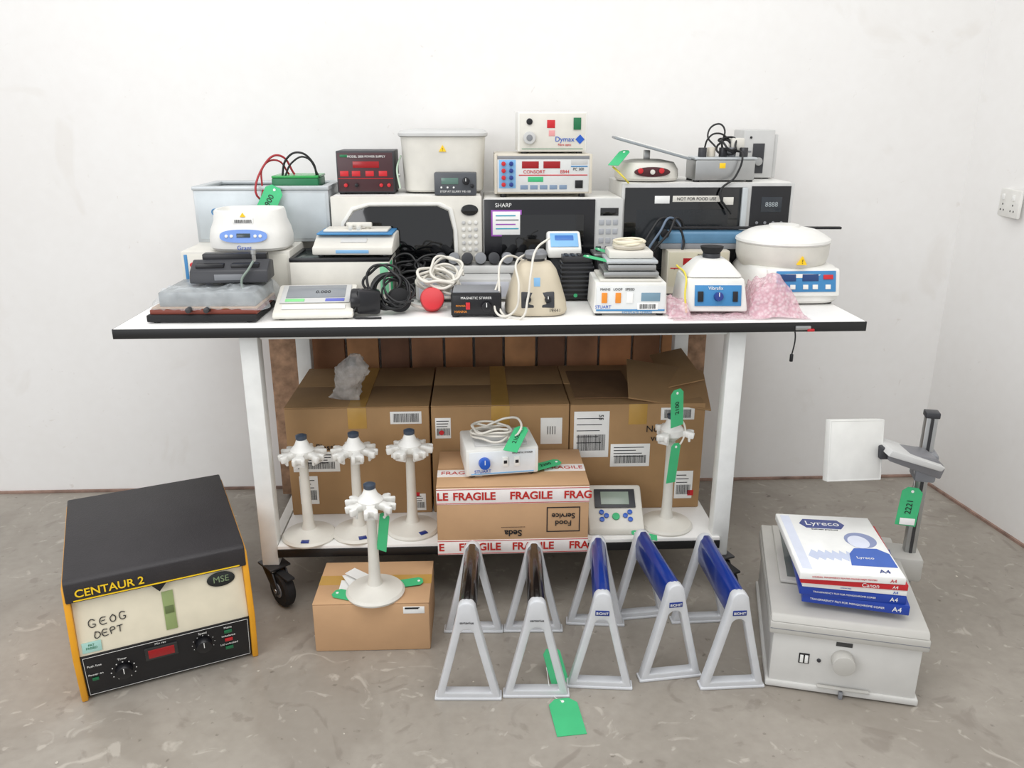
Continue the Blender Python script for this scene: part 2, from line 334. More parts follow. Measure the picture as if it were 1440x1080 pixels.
# floor carton
e,w,d,h=carton(-.473,-.146,2.007,2.235,0,.152,CARD2)
e.rotation_euler=(0,0,R(-.5))
label(e,.12,h-.02,.06,.022,lines=2,bar=False);B(e,'tape_top',-w,w,.1,.15,h+.003,h+.0035,TAPE,0);tag(e,-.07,.04,h+.007,(-90,0,70),'',.045,.09)
for k in range(3): B(e,'paper_scrap',0,.045,0,.06,0,.0006,PAPER,0,loc=(-.10+.03*k,.06+.02*k,h+.006+.004*k),rot=(4*k,6,30*k))
tag(e,.10,.1,h+.008,(-88,0,-80),'',.04,.08)

# pipette racks
def rack(x0,y0,x1,y1,tube,logo):
    dx,dy=x1-x0,y1-y0;L=math.hypot(dx,dy);rz=math.degrees(math.atan2(-dx,dy))
    e=E('pipette_stand',x0,y0,0,rz)
    n=10
    def wv(z): return .0235+.0625*(max(0,1-z/.268))**1.08
    def loop(z0,z1,f,r):
        L_=[(-f(z0+(z1-z0)*i/n),z0+(z1-z0)*i/n) for i in range(n+1)]
        A_=[(-r*math.cos(math.pi*i/8),z1+r*math.sin(math.pi*i/8)) for i in range(1,8)]
        return L_+A_+[(-a,b) for a,b in L_[::-1]]
    o=loop(0,.268,wv,.0235);fi=lambda z:wv(z)-.0205;inn=loop(.022,.195,fi,fi(.195))
    for nm,ya in (('front_frame',0),('rear_frame',L-.03)):
        RG(e,nm,o,inn,'y',ya,ya+.03,SILV,.005)
        B(e,nm+'_foot',-.088,.088,ya-.003,ya+.033,0,.008,SILV,.003)
    PR(e,'handle',[(-.020,.205),(.020,.205),(.024,.25),(.019,.278),(.007,.2925),(-.007,.2925),(-.019,.278),(-.024,.25)],'y',.02,L-.02,tube,.004)
    if logo=='BIOHIT':
        F(e,'logo_plate',-.018,.018,.226,.241,NAVY);TX(e,'logo',logo,0,-.0022,.233,.010,PAPER)
    else: TX(e,'logo',logo,0,-.001,.235,.010,INK)
    return e
TUB=M('dark_anodised','#17110f',.22,coat=.4)
rack(-.037,1.785,-.022,2.11,TUB,'sartorius');e2=rack(.142,1.787,.155,2.105,TUB,'sartorius')
rack(.313,1.815,.345,2.13,NAVY,'BIOHIT');rack(.512,1.845,.478,2.16,NAVY,'BIOHIT');rack(.668,1.80,.66,2.13,NAVY,'BIOHIT')
tag(e2,.075,-.075,.004,(-88,0,8),'',.075,.13,string=[(-.02,.0,.08),(-.03,-.05,.13)]);tag(e2,.055,.09,.03,(-50,0,20),'',.05,.1)

# ---------------- centrifuge
e=E('benchtop_centrifuge',-1.039,1.82,0,23.4)
W=.44
prof=[(0,0),(.5,0),(.52,.04),(.52,.335),(.01,.335),(.0,.31),(-.027,.145)]
PR(e,'cabinet',[(.012,.008),(.51,.008),(.51,.33),(.02,.33),(.015,.3),(-.018,.145)],'x',.012,W-.012,CREAM,.003)
PR(e,'side_panel_left',prof,'x',-.004,.012,YEL,.004);PR(e,'side_panel_right',prof,'x',W-.012,W+.004,YEL,.004)
PR(e,'control_panel',[(.008,.008),(.02,.008),(-.01,.147),(-.022,.147)],'x',.012,W-.012,BLACK,.001)
LID=M('lid_black_textured','#2a2729',.55,var=.1,bump=.25,bscale=250)
PR(e,'lid',[(-.006,.295),(.03,.29),(.52,.30),(.52,.352),(.505,.358),(.012,.358),(-.004,.350)],'x',.002,W-.002,LID,.004)
PR(e,'lid_latch',[(.2,.296),(.235,.296),(.2175,.275)],'y',-.006,.01,BLACK,.001)
f=E('lid_front',W/2,-.0065,.325,0,e)
TX(f,'title','CENTAUR 2',-.115,-.001,-.006,.030,YLAB,bold=.0004)
F(f,'trim_line',-.2,.2,-.026,-.023,YLAB,0,.0006,0)
g=E('upper_face',W/2,.0135,.295,0,e,rx=-12)
LA(g,'badge',[(.036,0),(.036,.002),(.032,.003)],(.15,-.001,-.03),M('badge_black','#171a18',.3),sx=1,sy=.55,rot=(90,0,0));TX(g,'badge_text','MSE',.15,-.005,-.03,.024,M('badge_green','#7b8d6a',.4))
F(g,'sticker_green',.0,.028,-.135,-.03,M('olive_sticker','#8a9a63',.5),-.001)
for wx,wz,pts in [(-.175,-.072,[(.014,.008),(.004,.012),(-.002,.0),(.006,-.010),(.014,-.004),(.007,-.001)]),(-.148,-.070,[(.012,.009),(.0,.008),(.0,-.009),(.013,-.009)]),(-.148,-.070,[(.0,.0),(.010,.001)]),(-.126,-.069,[(.006,.010),(-.001,.0),(.006,-.010),(.013,.001),(.006,.010)]),(-.104,-.068,[(.014,.008),(.004,.011),(-.001,.0),(.006,-.010),(.014,-.003),(.008,-.001)]),
    (-.165,-.103,[(.0,.009),(.0,-.009),(.009,-.006),(.011,.003),(.0,.009)]),(-.147,-.102,[(.011,.008),(.0,.008),(.0,-.008),(.012,-.008)]),(-.147,-.102,[(.0,.0),(.009,.0)]),(-.129,-.101,[(.0,-.009),(.001,.009),(.010,.005),(.001,.0)]),(-.112,-.100,[(-.003,.008),(.012,.009)]),(-.112,-.100,[(.005,.008),(.004,-.009)])]:
    TU(g,'pen_stroke',[(wx+a*.95,-.0015,wz+b_*.95) for a,b_ in pts],.0011,INK)
F(g,'sticker_print',.003,.025,-.09,-.07,M('olive_dark','#5d6b3f',.5),-.0025)
F(g,'teal_sticker',-.2,-.155,-.145,-.118,M('teal_sticker','#9cc4ba',.5),-.001);TX(g,'teal_text','PAT\nPASSED',-.178,-.003,-.130,.008,DGREEN)
g2=E('lower_face',W/2,-.0225,.145,0,e,rx=12)
F(g2,'display_bezel',-.06,.02,-.062,-.020,M('bezel','#2b2b2b',.3),0,.004)
F(g2,'display',-.052,.012,-.055,-.027,LED,-.004)
knob(g2,-.115,-.075,.022,BLACK,0,.015);knob(g2,.085,-.052,.022,BLACK,0,.018)
for a in range(12):
    an=R(a*30-150);CY(g2,'dial_tick',(-.115+.03*math.sin(an),-.0015,-.075+.03*math.cos(an)),.0016,.001,PAPER,'y',b=0,seg=8);CY(g2,'dial_tick',(.085+.029*math.sin(an),-.0015,-.052+.029*math.cos(an)),.001,.001,PAPER,'y',b=0,seg=8)
for z,m in ((-.03,DGREEN),(-.06,RED),(-.09,DGREEN)): F(g2,'lamp',.14,.16,z-.005,z+.004,m,0,.003)
F(g2,'lamp_power',-.19,-.175,-.085,-.077,DGREEN,0,.003)
for x,z,s_ in ((-.18,-.065,'Power on'),(-.115,-.034,'Timer'),(-.02,-.012,'Min rev'),(.085,-.015,'Speed'),(.15,-.016,'Mains'),(.15,-.046,'Imbalance'),(.15,-.076,'Lid unlocked'),(-.18,-.035,'Push fuse')): TX(g2,'caption',s_,x,-.001,z,.009,PAPER)
RG(g2,'panel_rule',[(-.203,-.135),(.203,-.135),(.203,-.003),(-.203,-.003)],[(-.202,-.134),(.202,-.134),(.202,-.004),(-.202,-.004)],'y',-.0006,0,PAPER,0)

# ---------------- overhead projector
e=E('overhead_projector',.757,1.806,0,-15.5)
PG=M('projector_grey','#bab8b2',.5,var=.03);PG2=M('projector_grey_light','#cfceca',.5,var=.03)
W=.38
B(e,'base_body',.008,W-.008,.006,.5,.012,.195,PG2,.005)
B(e,'base_plinth',0,W,.0,.505,.004,.022,PG2,.004)
for x in (.03,W-.03):
    for y in (.03,.47): CY(e,'foot',(x,y,.003),.012,.007,BLACK,seg=16)
B(e,'upper_shell',-.004,W+.004,-.006,.51,.170,.205,PG,.006)
PR(e,'top_deck',[(-.004,.205),(.51,.205),(.5,.228),(.01,.222)],'x',-.002,W+.002,PG,.005)
B(e,'stage_frame',.03,W-.06,.16,.49,.226,.236,PG,.004)
B(e,'stage_glass',.05,W-.08,.18,.47,.236,.238,M('stage_dark_glass','#666d6b',.1,var=.1),.001)
B(e,'shell_line',-.002,W+.002,-.0065,-.005,.186,.188,GREY,0)
CY(e,'focus_knob',(.185,-.010,.112),.028,.036,PG,'y');F(e,'knob_label',.165,.205,.150,.162,M('label_dark','#3a3a3a',.5),.006)
F(e,'switch_bezel',.078,.104,.085,.115,BLACK,.006,.002);F(e,'rocker_a',.081,.089,.089,.111,PAPER,.004,.003);F(e,'rocker_b',.093,.101,.089,.111,PAPER,.004,.003)
CY(e,'jack',(.128,.004,.10),.005,.006,DGREY,'y');B(e,'front_handle',.13,.26,-.008,.002,.024,.030,PG,.002);B(e,'latch',.185,.195,-.012,.0,.0,.02,GREY,.002)
B(e,'column_bracket',W-.03,W+.065,.36,.46,.16,.235,PG,.01)
B(e,'column',W+.018,W+.050,.40,.43,.1,.66,METAL,.004);B(e,'column_rack',W+.030,W+.038,.397,.402,.12,.655,DMETAL,0);B(e,'column_cap',W+.015,W+.053,.397,.433,.655,.672,DGREY,.003)
B(e,'arm_carriage',W+.006,W+.062,.375,.445,.47,.555,GREY,.008)
h=E('projection_head',W-.062,.34,.535,12,e)
PR(h,'lens_arm',[(-.03,.02),(.12,-.035),(.13,.0),(.10,.03),(-.03,.05)],'y',-.03,.05,M('head_grey','#77777a',.45),.006)
PR(h,'lens_hood',[(-.045,.045),(.105,.0),(.115,.012),(-.035,.062)],'y',-.055,.06,LGREY,.003)
mr=E('mirror',-.120,-.01,.045,0,h);mr.rotation_euler=(R(-12),R(4),R(14))
MB=M('mirror_back','#dcdcd8',.35)
RG(mr,'mirror_frame',[(-.085,-.085),(.085,-.085),(.085,.085),(-.085,.085)],[(-.080,-.080),(.080,-.080),(.080,.080),(-.080,.080)],'y',-.009,.014,MB,.002)
B(mr,'mirror_backplate',-.081,.081,-.0085,.004,-.081,.081,MB,.001)
B(mr,'mirror_glass',-.078,.078,.005,.009,-.078,.078,M('mirror_silver','#e6ecee',.03,metal=1),.001)
B(h,'mirror_hinge',-.05,-.025,-.02,.03,.02,.055,DGREY,.004)
tag(e,W+.0,.36,.40,(0,3,0),'2221',.055,.12,string=[(.005,.02,.07),(.0,.03,.1)])
F(e,'barcode_label',W-.02,W+.02,.345,.365,PAPER,.357)
def pack(par,x,y,z,rz,w,d,h,side,topm,txt,tc=PAPER):
    q=E('pack',x,y,z,rz,par)
    B(q,'carton',-w/2,w/2,0,d,0,h,side,.0015);B(q,'cover',-w/2+.001,w/2-.001,.001,d-.001,h,h+.0012,topm,.0004)
    TX(q,'spine_text',txt,-.02,-.001,h*.5,h*.30,tc);TX(q,'size_text','A4',.10,-.001,h*.5,h*.75,tc);return q
bk=E('transparency_film_packs',.945,1.785,.242,-7)
BB=M('pack_blue','#1e3f9e',.4)
pack(bk,.02,.012,.0,-10,.26,.30,.026,BB,BB,'TRANSPARENCY FILM FOR MONOCHROME COPIER')
pack(bk,.01,.012,.0275,-7,.26,.30,.022,BB,BB,'TRANSPARENCY FILM FOR MONOCHROME COPIER')
pack(bk,.012,.012,.051,-6,.255,.31,.014,PAPER,PAPER,'premium inkjet',BLUE)
q=pack(bk,.008,.006,.067,-4,.262,.32,.016,RED,RED,'')
TX(q,'brand','Canon',.04,-.001,.008,.016,PAPER)
q=pack(bk,.0,.0,.085,-2,.26,.33,.018,PAPER,PAPER,'UNIVERSAL TRANSPARENCY FILM FOR COLOUR INKJET PRINTERS',RED)
PR(q,'logo_badge',[(-.075,.275),(-.06,.25),(.035,.25),(.05,.275),(.035,.302),(-.06,.302)],'z',.0192,.0200,NAVY,0);TX(q,'logo','Lyreco',-.012,.276,.0206,.034,PAPER,(0,0,0))
TX(q,'subtitle','business products',-.012,.243,.0198,.010,INK,(0,0,0))
LA(q,'picture_hair',[(.042,0),(.042,.0006)],(.07,.19,.0195),M('print_grey','#8a93b5',.6));LA(q,'picture_face',[(.028,0),(.028,.0006)],(.062,.178,.0202),M('print_face','#d8dcea',.6),sy=1.25)
PR(q,'picture_jacket',[(.01,.05),(.125,.05),(.125,.12),(.10,.145),(.04,.142),(.02,.11)],'z',.0195,.0203,M('print_blue','#4566b5',.6),0)
for k in range(6): PR(q,'picture_shape',[(-.09+.02*k,.09),(-.07+.02*k,.07),(-.055+.018*k,.10),(-.075+.018*k,.125)],'z',.0195,.0199+.00002*k,M('print_pale','#c3cbe0',.6),0)
TX(q,'product','Lyreco',.055,.09,.0212,.016,PAPER,(0,0,0));TX(q,'size_top','A4',.085,.025,.0205,.024,NAVY,(0,0,0))
B(q,'top_stripe',-.12,-.095,.02,.32,.0192,.0196,M('print_pale2','#d3d8e6',.6),0)

# ================= TABLE TOP
Z=.9
e=E('power_supply_unit',-.735,2.53,Z)
B(e,'case',-.165,.165,0,.43,.01,.165,OFFW,.004);feet(e,-.14,.14,.03,.4,.01);F(e,'fascia',-.155,.155,.02,.155,M('fascia_cream','#d9d6cb',.4))
F(e,'blue_stripe',-.155,-.145,.02,.155,PBLUE,-.001)
for k,x in enumerate((-.13,-.09)): 
    for z_,m in ((.125,RED),(.095,BLUE),(.065,RED),(.035,BLUE)): CY(e,'terminal',(x,-.006,z_),.007,.012,m,'y',seg=16)
F(e,'meter',-.03,.05,.09,.13,DGREY,-.001)
e=E('water_bath',-.69,2.725,Z+.165)
RG(e,'tank',[(-.215,0),(.215,0),(.215,.26),(-.215,.26)],[(-.195,.02),(.195,.02),(.195,.24),(-.195,.24)],'z',.0,.165,STEEL,.002)
B(e,'tank_base',-.21,.21,.005,.255,0,.02,STEEL,.002)
RG(e,'rim',[(-.218,-.005),(.218,-.005),(.218,.265),(-.218,.265)],[(-.19,.025),(.19,.025),(.19,.235),(-.19,.235)],'z',.165,.178,STEEL,.003)
F(e,'front_panel',-.205,.205,.01,.155,M('bath_grey_panel','#bfc6c9',.35,metal=.15),0);TX(e,'brand','Clifton',-.12,-.003,.10,.032,PBLUE,(90,-8,0))
B(e,'green_rack',.03,.18,.03,.16,.16,.20,DGREEN,.004);B(e,'green_rack_lid',.03,.18,.03,.17,.2,.208,M('green_clear','#2a9a4a',.2),.003)
TU(e,'red_lead',[(.01,.0,.17),(.0,-.02,.14),(.02,.02,.25),(.06,.05,.27),(.10,.06,.21)],.0035,WIRER)
TU(e,'red_lead_b',[(.0,.02,.17),(.01,.03,.24),(.05,.05,.255),(.08,.07,.21)],.003,WIRER)
TU(e,'black_lead',[(.06,.05,.2),(.08,.05,.26),(.12,.05,.28),(.16,.06,.25),(.17,.07,.2)],.0035,WIREB)
TU(e,'black_lead_b',[(.07,.04,.2),(.10,.04,.25),(.14,.05,.265),(.18,.06,.2)],.003,WIREB)
tag(e,.03,-.03,.13,(-15,25,-10),'0900',.06,.11)
e=E('microplate_shaker',-.693,2.485,Z+.165)
LA(e,'body',[(.112,.004),(.12,.012),(.121,.04),(.116,.065),(.106,.09),(.102,.118),(.099,.123),(.093,.123),(.088,.112),(.02,.106)],(0,.103,0),WHITE,sq=3.0,sy=.84)
f=E('control_face',0,.004,.042,0,e,rx=-12)
LA(f,'blue_panel',[(.07,0),(.07,.002)],(0,-.002,.008),M('panel_violet_blue','#6f93d6',.4),sy=.28,rot=(90,0,0),sq=2.6);B(f,'lcd',-.02,.02,-.006,-.003,.004,.016,LCD,.001)
for x in (-.05,-.035,.035,.05): CY(f,'key',(x,-.005,.008),.005,.003,WHITE,'y',seg=14)
F(e,'label_white',-.03,.03,.085,.103,PAPER,.016,.004);bars(e,'barcode',-.025,.025,.088,.098,.0115);TX(e,'brand','Grant',0,-.001,.016,.018,BLUE)
PR(e,'bowl_label',[(-.008,.106),(.008,.106),(0,.118)],'y',.012,.018,YLAB,0)
e=E('gel_dryer',-.775,2.28,Z,-1)
B(e,'black_base',-.153,.153,0,.225,.004,.024,MATTE,.003);feet(e,-.13,.13,.02,.2,.006)
B(e,'red_board',-.145,.155,.008,.22,.024,.038,REDW,.003);B(e,'timber_board',-.14,.155,.012,.215,.038,.044,M('timber_pale','#a88665',.6),.002)
B(e,'metal_core',-.12,.15,.02,.225,.044,.085,M('grey_metal_plate','#85898a',.35,metal=.3,var=.2),.004)
def crumple(p,n,x0,x1,y0,y1,z0,amp,mat,nx=60,ny=44,seed=0,edge=0,fr=14):
    bm=bmesh.new();g=[]
    for i in range(nx+1):
        row=[]
        for j in range(ny+1):
            u=i/nx;v=j/ny;x=x0+(x1-x0)*u;y=y0+(y1-y0)*v
            d=min(u,1-u,v,1-v);k=noise.noise(Vector((x*fr+seed,y*fr,seed)))+.5*noise.noise(Vector((x*fr*2.3+seed,y*fr*2.3,seed+3)))
            z=z0+amp*abs(k)-(edge*max(0,1-d*9)**1.5)
            row.append(bm.verts.new((x+.012*k*(d<.02),y+.01*k*(d<.02),z)))
        g.append(row)
    for i in range(nx):
        for j in range(ny): bm.faces.new([g[i][j],g[i+1][j],g[i+1][j+1],g[i][j+1]])
    return fin(p,n,bm,mat,ang=180)
crumple(e,'clear_wrap',-.14,.185,.0,.225,.087,.016,PLASW,seed=2,edge=.05,fr=18)
CY(e,'clamp_knob',(-.03,-.004,.04),.008,.02,DMETAL,'y');CY(e,'clamp_knob_b',(.02,-.004,.04),.008,.02,DMETAL,'y')
e=E('battery_charger',-.715,2.37,Z+.097,3)
PR(e,'body',[(0,0),(.11,0),(.11,.05),(.06,.06),(.01,.035)],'x',-.11,.11,DGREY,.004)
for k in range(2): B(e,'bay',-.095+.1*k,-.015+.1*k,.02,.06,.036,.052,BLACK,.003)
F(e,'label',-.04,.04,.008,.025,GREY,.003);B(e,'rear_unit',-.085,.10,.065,.10,.05,.075,BLACK,.004)
TU(e,'coax_lead',[(.05,-.01,-.055),(.045,-.015,-.03),(.04,-.015,.01),(.06,-.005,.04),(.075,.01,.065)],.0035,M('grey_green_cable','#7d8a80',.4))
LA(e,'coax_plug',[(.004,0),(.006,.005),(.006,.02),(.008,.022),(.008,.034)],(.075,.01,.06),METAL,seg=20)
e=E('laboratory_balance',-.42,2.50,Z)
B(e,'housing',-.148,.155,0,.21,.008,.135,OFFW,.005);feet(e,-.13,.13,.03,.19,.009)
B(e,'glass_top',-.14,.145,.012,.2,.135,.141,M('dark_glass_top','#4b5452',.08,alpha=.85),.002);RG(e,'top_frame',[(-.148,0),(.155,0),(.155,.21),(-.148,.21)],[(-.135,.015),(.14,.015),(.14,.195),(-.135,.195)],'z',.135,.146,BLACK,.001)
B(e,'green_card',.152,.157,.01,.06,.03,.13,GREEN,.0005);F(e,'green_card_front',.125,.15,.035,.13,M('green_pale','#7fc69b',.5),0,.002);TX(e,'caption','oertling',-.11,-.002,.04,.012,GREY)
F(e,'printed_plate',-.145,-.08,.02,.03,LGREY)
e=E('precision_scale',-.378,2.515,Z+.146,-2)
w,d=.245,.18
feet(e,-w*.4,w*.4,.02,d-.02,.006)
PR(e,'body',[(0,.006),(d,.006),(d,.06),(d*.45,.06),(d*.1,.034),(0,.03)],'x',-w/2,w/2,OFFW,.005)
B(e,'blue_surround',-w/2+.005,w/2-.005,d*.30,d-.004,.06,.066,PBLUE,.003);B(e,'pan',-w/2+.022,w/2-.022,d*.4,d-.015,.066,.074,OFFW,.004)
f=E('keypad',0,.02,.034,0,e,rx=22)
B(f,'lcd',-.04,.04,.012,.035,.001,.004,LGREY,.001)
F(e,'front_sticker',-.05,.05,.012,.022,LBLUE,0)
for x in (-.085,.0,.085): CY(e,'pan_knob',(x*.3+.01,.08+.02*(x>0),.08),.008,.016,OFFW,seg=16)
B(e,'pan_grip',-.03,.05,.085,.1,.08,.095,OFFW,.004)
e=E('digital_display_scale',-.469,2.30,Z,2)
PR(e,'body',[(0,.005),(.17,.005),(.17,.070),(.155,.074),(.01,.024),(0,.019)],'x',-.115,.115,OFFW,.008);feet(e,-.09,.09,.03,.14,.006)
f=E('face',0,.01,.0242,0,e,rx=19)
B(f,'bezel',-.10,.10,.045,.145,.001,.004,LGREY,.003);B(f,'display',-.085,.085,.07,.14,.003,.0055,M('display_grey','#85898d',.2),.001)
B(f,'soft_key_green',-.085,-.03,.05,.064,.003,.006,M('pale_green','#7fcf86',.4),.001);B(f,'soft_key_blue',.03,.085,.05,.064,.003,.006,M('violet','#5e66b8',.4),.001)
B(f,'lower_strip',-.09,.09,.012,.035,.001,.003,WHITE,.001);TX(f,'digits','0.000',.02,.1,.006,.02,INK,(0,0,0))
e=E('headset',-.275,2.34,Z)
B(e,'box',-.075,-.005,0,.05,.005,.075,BLACK,.01,rot=(0,4,12));CY(e,'ear_cup',(-.075,.02,.045),.035,.03,BLACK,'x',b=.006);CY(e,'ear_cup_b',(.045,.045,.04),.036,.03,MATTE,b=.006,rot=(80,0,25))
coil(e,'headband',(.02,.06,.06),.052,3,.0055,WIREB,.1,.02,1,(65,0,10));coil(e,'cord',(.035,.05,.055),.045,4,.003,WIREB,.25,.03,1,(50,10,20))
TU(e,'cord_front',[(-.075,-.01,.03),(-.08,-.025,.008),(-.05,-.03,.004),(.0,-.03,.004)],.003,WIREB);coil(e,'cord_rear',(.0,.07,.085),.05,2,.004,WIREB,.2,.02,1,(75,0,-5))
e=E('red_screw_cap',-.133,2.40,Z+.036)
CY(e,'cap',(0,0,0),.034,.034,RED,rot=(62,12,0),b=.003);CY(e,'ridge_ring',(0,.004,.002),.036,.012,M('red_dark','#a81a22',.4),rot=(62,12,0))
e=E('mains_cable_bundle',-.12,2.49,Z+.012)
coil(e,'cable_a',(0,-.02,.045),.055,5,.0045,WIREW,.3,.05,.8,(30,10,0));coil(e,'cable_b',(.02,.0,.075),.05,3,.004,WIREW,.3,.04,.8,(40,-10,30))
TU(e,'cable_tail',[(-.08,-.03,.04),(-.09,-.06,.02),(-.04,-.09,.0),(.03,-.08,.0)],.0045,WIREW);TU(e,'tail_up',[(-.02,.02,.1),(.02,.03,.13),(.06,.03,.12),(.08,.0,.08)],.004,WIREW)
B(e,'plug',.0,.04,-.05,-.01,.03,.055,OFFW,.006)
e=E('black_magnetic_stirrer',-.002,2.318,Z,-1)
B(e,'case',-.073,.073,0,.12,.006,.07,MATTE,.003);feet(e,-.06,.06,.015,.1,.007);F(e,'fascia',-.068,.068,.01,.066,BLACK)
knob(e,.03,.034,.016,BLACK,-.001,.016);F(e,'switch',-.03,-.018,.025,.045,RED,-.001,.004)
TX(e,'caption','MAGNETIC STIRRER',0,-.003,.058,.010,PAPER);TX(e,'caption_b','POWER',-.045,-.003,.035,.008,ORANGE);TX(e,'caption_c','HANNA',-.045,-.003,.018,.010,ORANGE)
B(e,'top_plate',-.068,.068,.01,.115,.07,.075,GREY,.002)
e=E('tube_roller_mixer',.01,2.55,Z)
B(e,'base',-.20,.10,-.03,.07,.01,.075,LGREY,.006);F(e,'fascia',-.19,.09,.018,.066,M('pale_grey_fascia','#c9ccd6',.4),-.03)
TX(e,'mark','+   o',-.10,-.033,.04,.03,GREY)
B(e,'tray',-.15,.21,.06,.16,.075,.10,LGREY,.005)
for k in range(8): CY(e,'roller_%d'%k,(-.125+.043*k,.11,.118),.018,.09,GREY if k%2 else DGREY,rot=(82,0,0))
B(e,'end_plate',.195,.215,.06,.16,.09,.14,LGREY,.004);B(e,'stand_foot',-.14,.2,.075,.155,.0,.075,LGREY,.004)
e=E('vortex_mixer',.175,2.31,Z)
BM=M('aged_beige','#c4b9a3',.5,var=.04)
LA(e,'body',[(.088,.004),(.092,.012),(.088,.04),(.070,.10),(.060,.128),(.046,.146),(.03,.152)],(0,.09,0),BM,sq=3.2)
CY(e,'cup_base',(0,.09,.158),.026,.016,DGREY);LA(e,'cup',[(.03,.16),(.034,.172),(.03,.18),(.018,.178),(.01,.17)],(0,.09,0),GREY)
CY(e,'foot_ring',(0,.09,.003),.075,.006,BLACK)
f=E('front_face',0,.001,.02,0,e,rx=-16)
for x in (-.028,.03): B(f,'panel',x-.019,x+.019,-.004,.004,.008,.055,DGREY,.003);knob(f,x,.032,.010,BLACK,-.003,.012)
F(f,'sticker',-.01,.008,.07,.095,LBLUE,-.001,.004);TX(f,'serial','19441',.05,-.003,.0,.014,INK)
TU(e,'lead',[(-.02,.14,.14),(-.09,.1,.16),(-.11,.03,.08),(-.10,.0,.01),(-.05,-.03,.005),(-.03,-.02,.06),(-.02,.0,.13),(.0,.06,.19),(.04,.10,.215)],.0034,WIREW)
TU(e,'lead_b',[(-.11,.06,.1),(-.125,.02,.05),(-.11,-.01,.01),(-.07,-.01,.02),(-.055,-.01,.09),(-.06,.05,.15),(-.02,.12,.17)],.0034,WIREW)
e=E('block_heater',.31,2.525,Z)
B(e,'body',-.045,.055,0,.08,.005,.12,BLACK,.004)
for k in range(7): B(e,'fin_%d'%k,-.047,.057,-.003,.08,.02+.014*k,.026+.014*k,DGREY,.001)
B(e,'block',-.04,.05,.01,.075,.12,.14,DMETAL,.002)
for i in range(4):
    for j in range(3): CY(e,'well',(-.027+.02*i,.022+.019*j,.141),.006,.003,BLACK,b=0,seg=12)
CY(e,'green_sticker',(.0,-.004,.02),.006,.002,GREEN,'y',b=0)
e=E('hot_block_controller',.29,2.625,Z)
B(e,'lower_case',-.05,.09,.02,.085,0,.12,DGREY,.004)
PR(e,'body',[(0,.12),(.085,.12),(.085,.195),(.06,.2),(.0,.15)],'x',-.06,.05,WHITE,.008)
f=E('face',-.005,0,.15,0,e,rx=39.8)
B(f,'panel',-.045,.045,.008,.066,.001,.003,LBLUE,.002);B(f,'lcd',-.03,.03,.035,.055,.002,.005,M('lcd_blue','#3b6fb8',.3),.001)
e=E('hotplate_stirrer',.446,2.316,Z,-2)
B(e,'case',-.107,.107,0,.19,.008,.098,WHITE,.004,top=(.004,.004,.006,.004));feet(e,-.09,.09,.02,.17,.009)
F(e,'fascia',-.10,.10,.016,.09,M('fascia_pale','#dcdedd',.4),.001,.003);F(e,'blue_rule',-.10,.10,.016,.021,PBLUE,-.001,.002)
for x in (-.085,-.045): F(e,'switch',x,x+.016,.04,.07,ORANGE,-.001,.004,.001)
F(e,'switch_white',-.012,.006,.04,.07,PAPER,-.001,.004,.001);F(e,'display',.03,.085,.045,.07,M('display_blue_grey','#7592a3',.2),-.001,.002);label(e,.05,.03,.06,.02,-.003,lines=0)
TX(e,'brand','STUART',-.08,-.003,.028,.013,BLUE);TX(e,'caption','MAINS   LOOP   SPEED',-.04,-.003,.08,.010,INK);TX(e,'caption_b','HOTPLATE STIRRER',.02,-.003,.012,.010,PBLUE)
B(e,'ceramic_top',-.09,.09,.012,.18,.098,.106,OFFW,.003)
B(e,'plate_lower',-.078,.082,.02,.17,.11,.126,METAL,.003);B(e,'plate_mid',-.065,.075,.03,.16,.128,.145,METAL,.003);B(e,'plate_upper',-.07,.08,.03,.16,.148,.158,STEEL,.003)
B(e,'adaptor_tray',-.06,.07,.06,.165,.158,.18,OFFW,.005)
LA(e,'ceramic_ring',[(.03,.18),(.045,.182),(.05,.19),(.046,.20),(.034,.202),(.03,.195),(.029,.185)],(.005,.115,0),BEIGE,seg=40)
coil(e,'ceramic_wire',(.005,.115,.193),.045,3,.0035,CREAM,.08,.012)
tag(e,-.095,.06,.16,(-80,0,75),'',.04,.08)
e=E('stirrer_unit',.693,2.306,Z+.012,-3)
B(e,'body',-.097,.097,0,.18,.0,.095,WHITE,.008,top=(.012,.012,.02,.01));B(e,'hood',-.085,.085,.02,.17,.095,.145,WHITE,.012,top=(.045,.045,.035,.03))
CY(e,'cup_base',(0,.095,.15),.026,.016,DGREY);LA(e,'cup',[(.022,.155),(.032,.17),(.034,.178),(.02,.18)],(0,.095,0),MATTE)
f=E('front_face',0,.0,.0,0,e,rx=-12)
F(f,'panel',-.06,.075,.018,.078,PBLUE,.0,.004);knob(f,.008,.045,.014,NAVY,-.004,.014);F(f,'switch_l',-.052,-.036,.03,.06,BLACK,-.004,.004);F(f,'switch_r',.05,.064,.03,.06,BLACK,-.004,.004);TX(f,'brand','Vibrafix',.0,-.005,.069,.014,PAPER)
TU(e,'yellow_lead',[(-.1,.1,.12),(-.085,.03,.10),(-.09,.0,.05),(-.085,-.01,.0)],.003,M('yellow_wire','#d9c94a',.4))
WR=bpy.data.materials.new('pink_bubble_wrap');WR.use_nodes=True;nt=WR.node_tree;b=nt.nodes['Principled BSDF']
tc=nt.nodes.new('ShaderNodeTexCoord');vo=nt.nodes.new('ShaderNodeTexVoronoi');vo.inputs['Scale'].default_value=95
nt.links.new(tc.outputs['Object'],vo.inputs['Vector'])
rp=nt.nodes.new('ShaderNodeValToRGB');rp.color_ramp.elements[0].color=lin('#fbe8ec');rp.color_ramp.elements[1].color=lin('#e3b3bf');rp.color_ramp.elements[1].position=.75
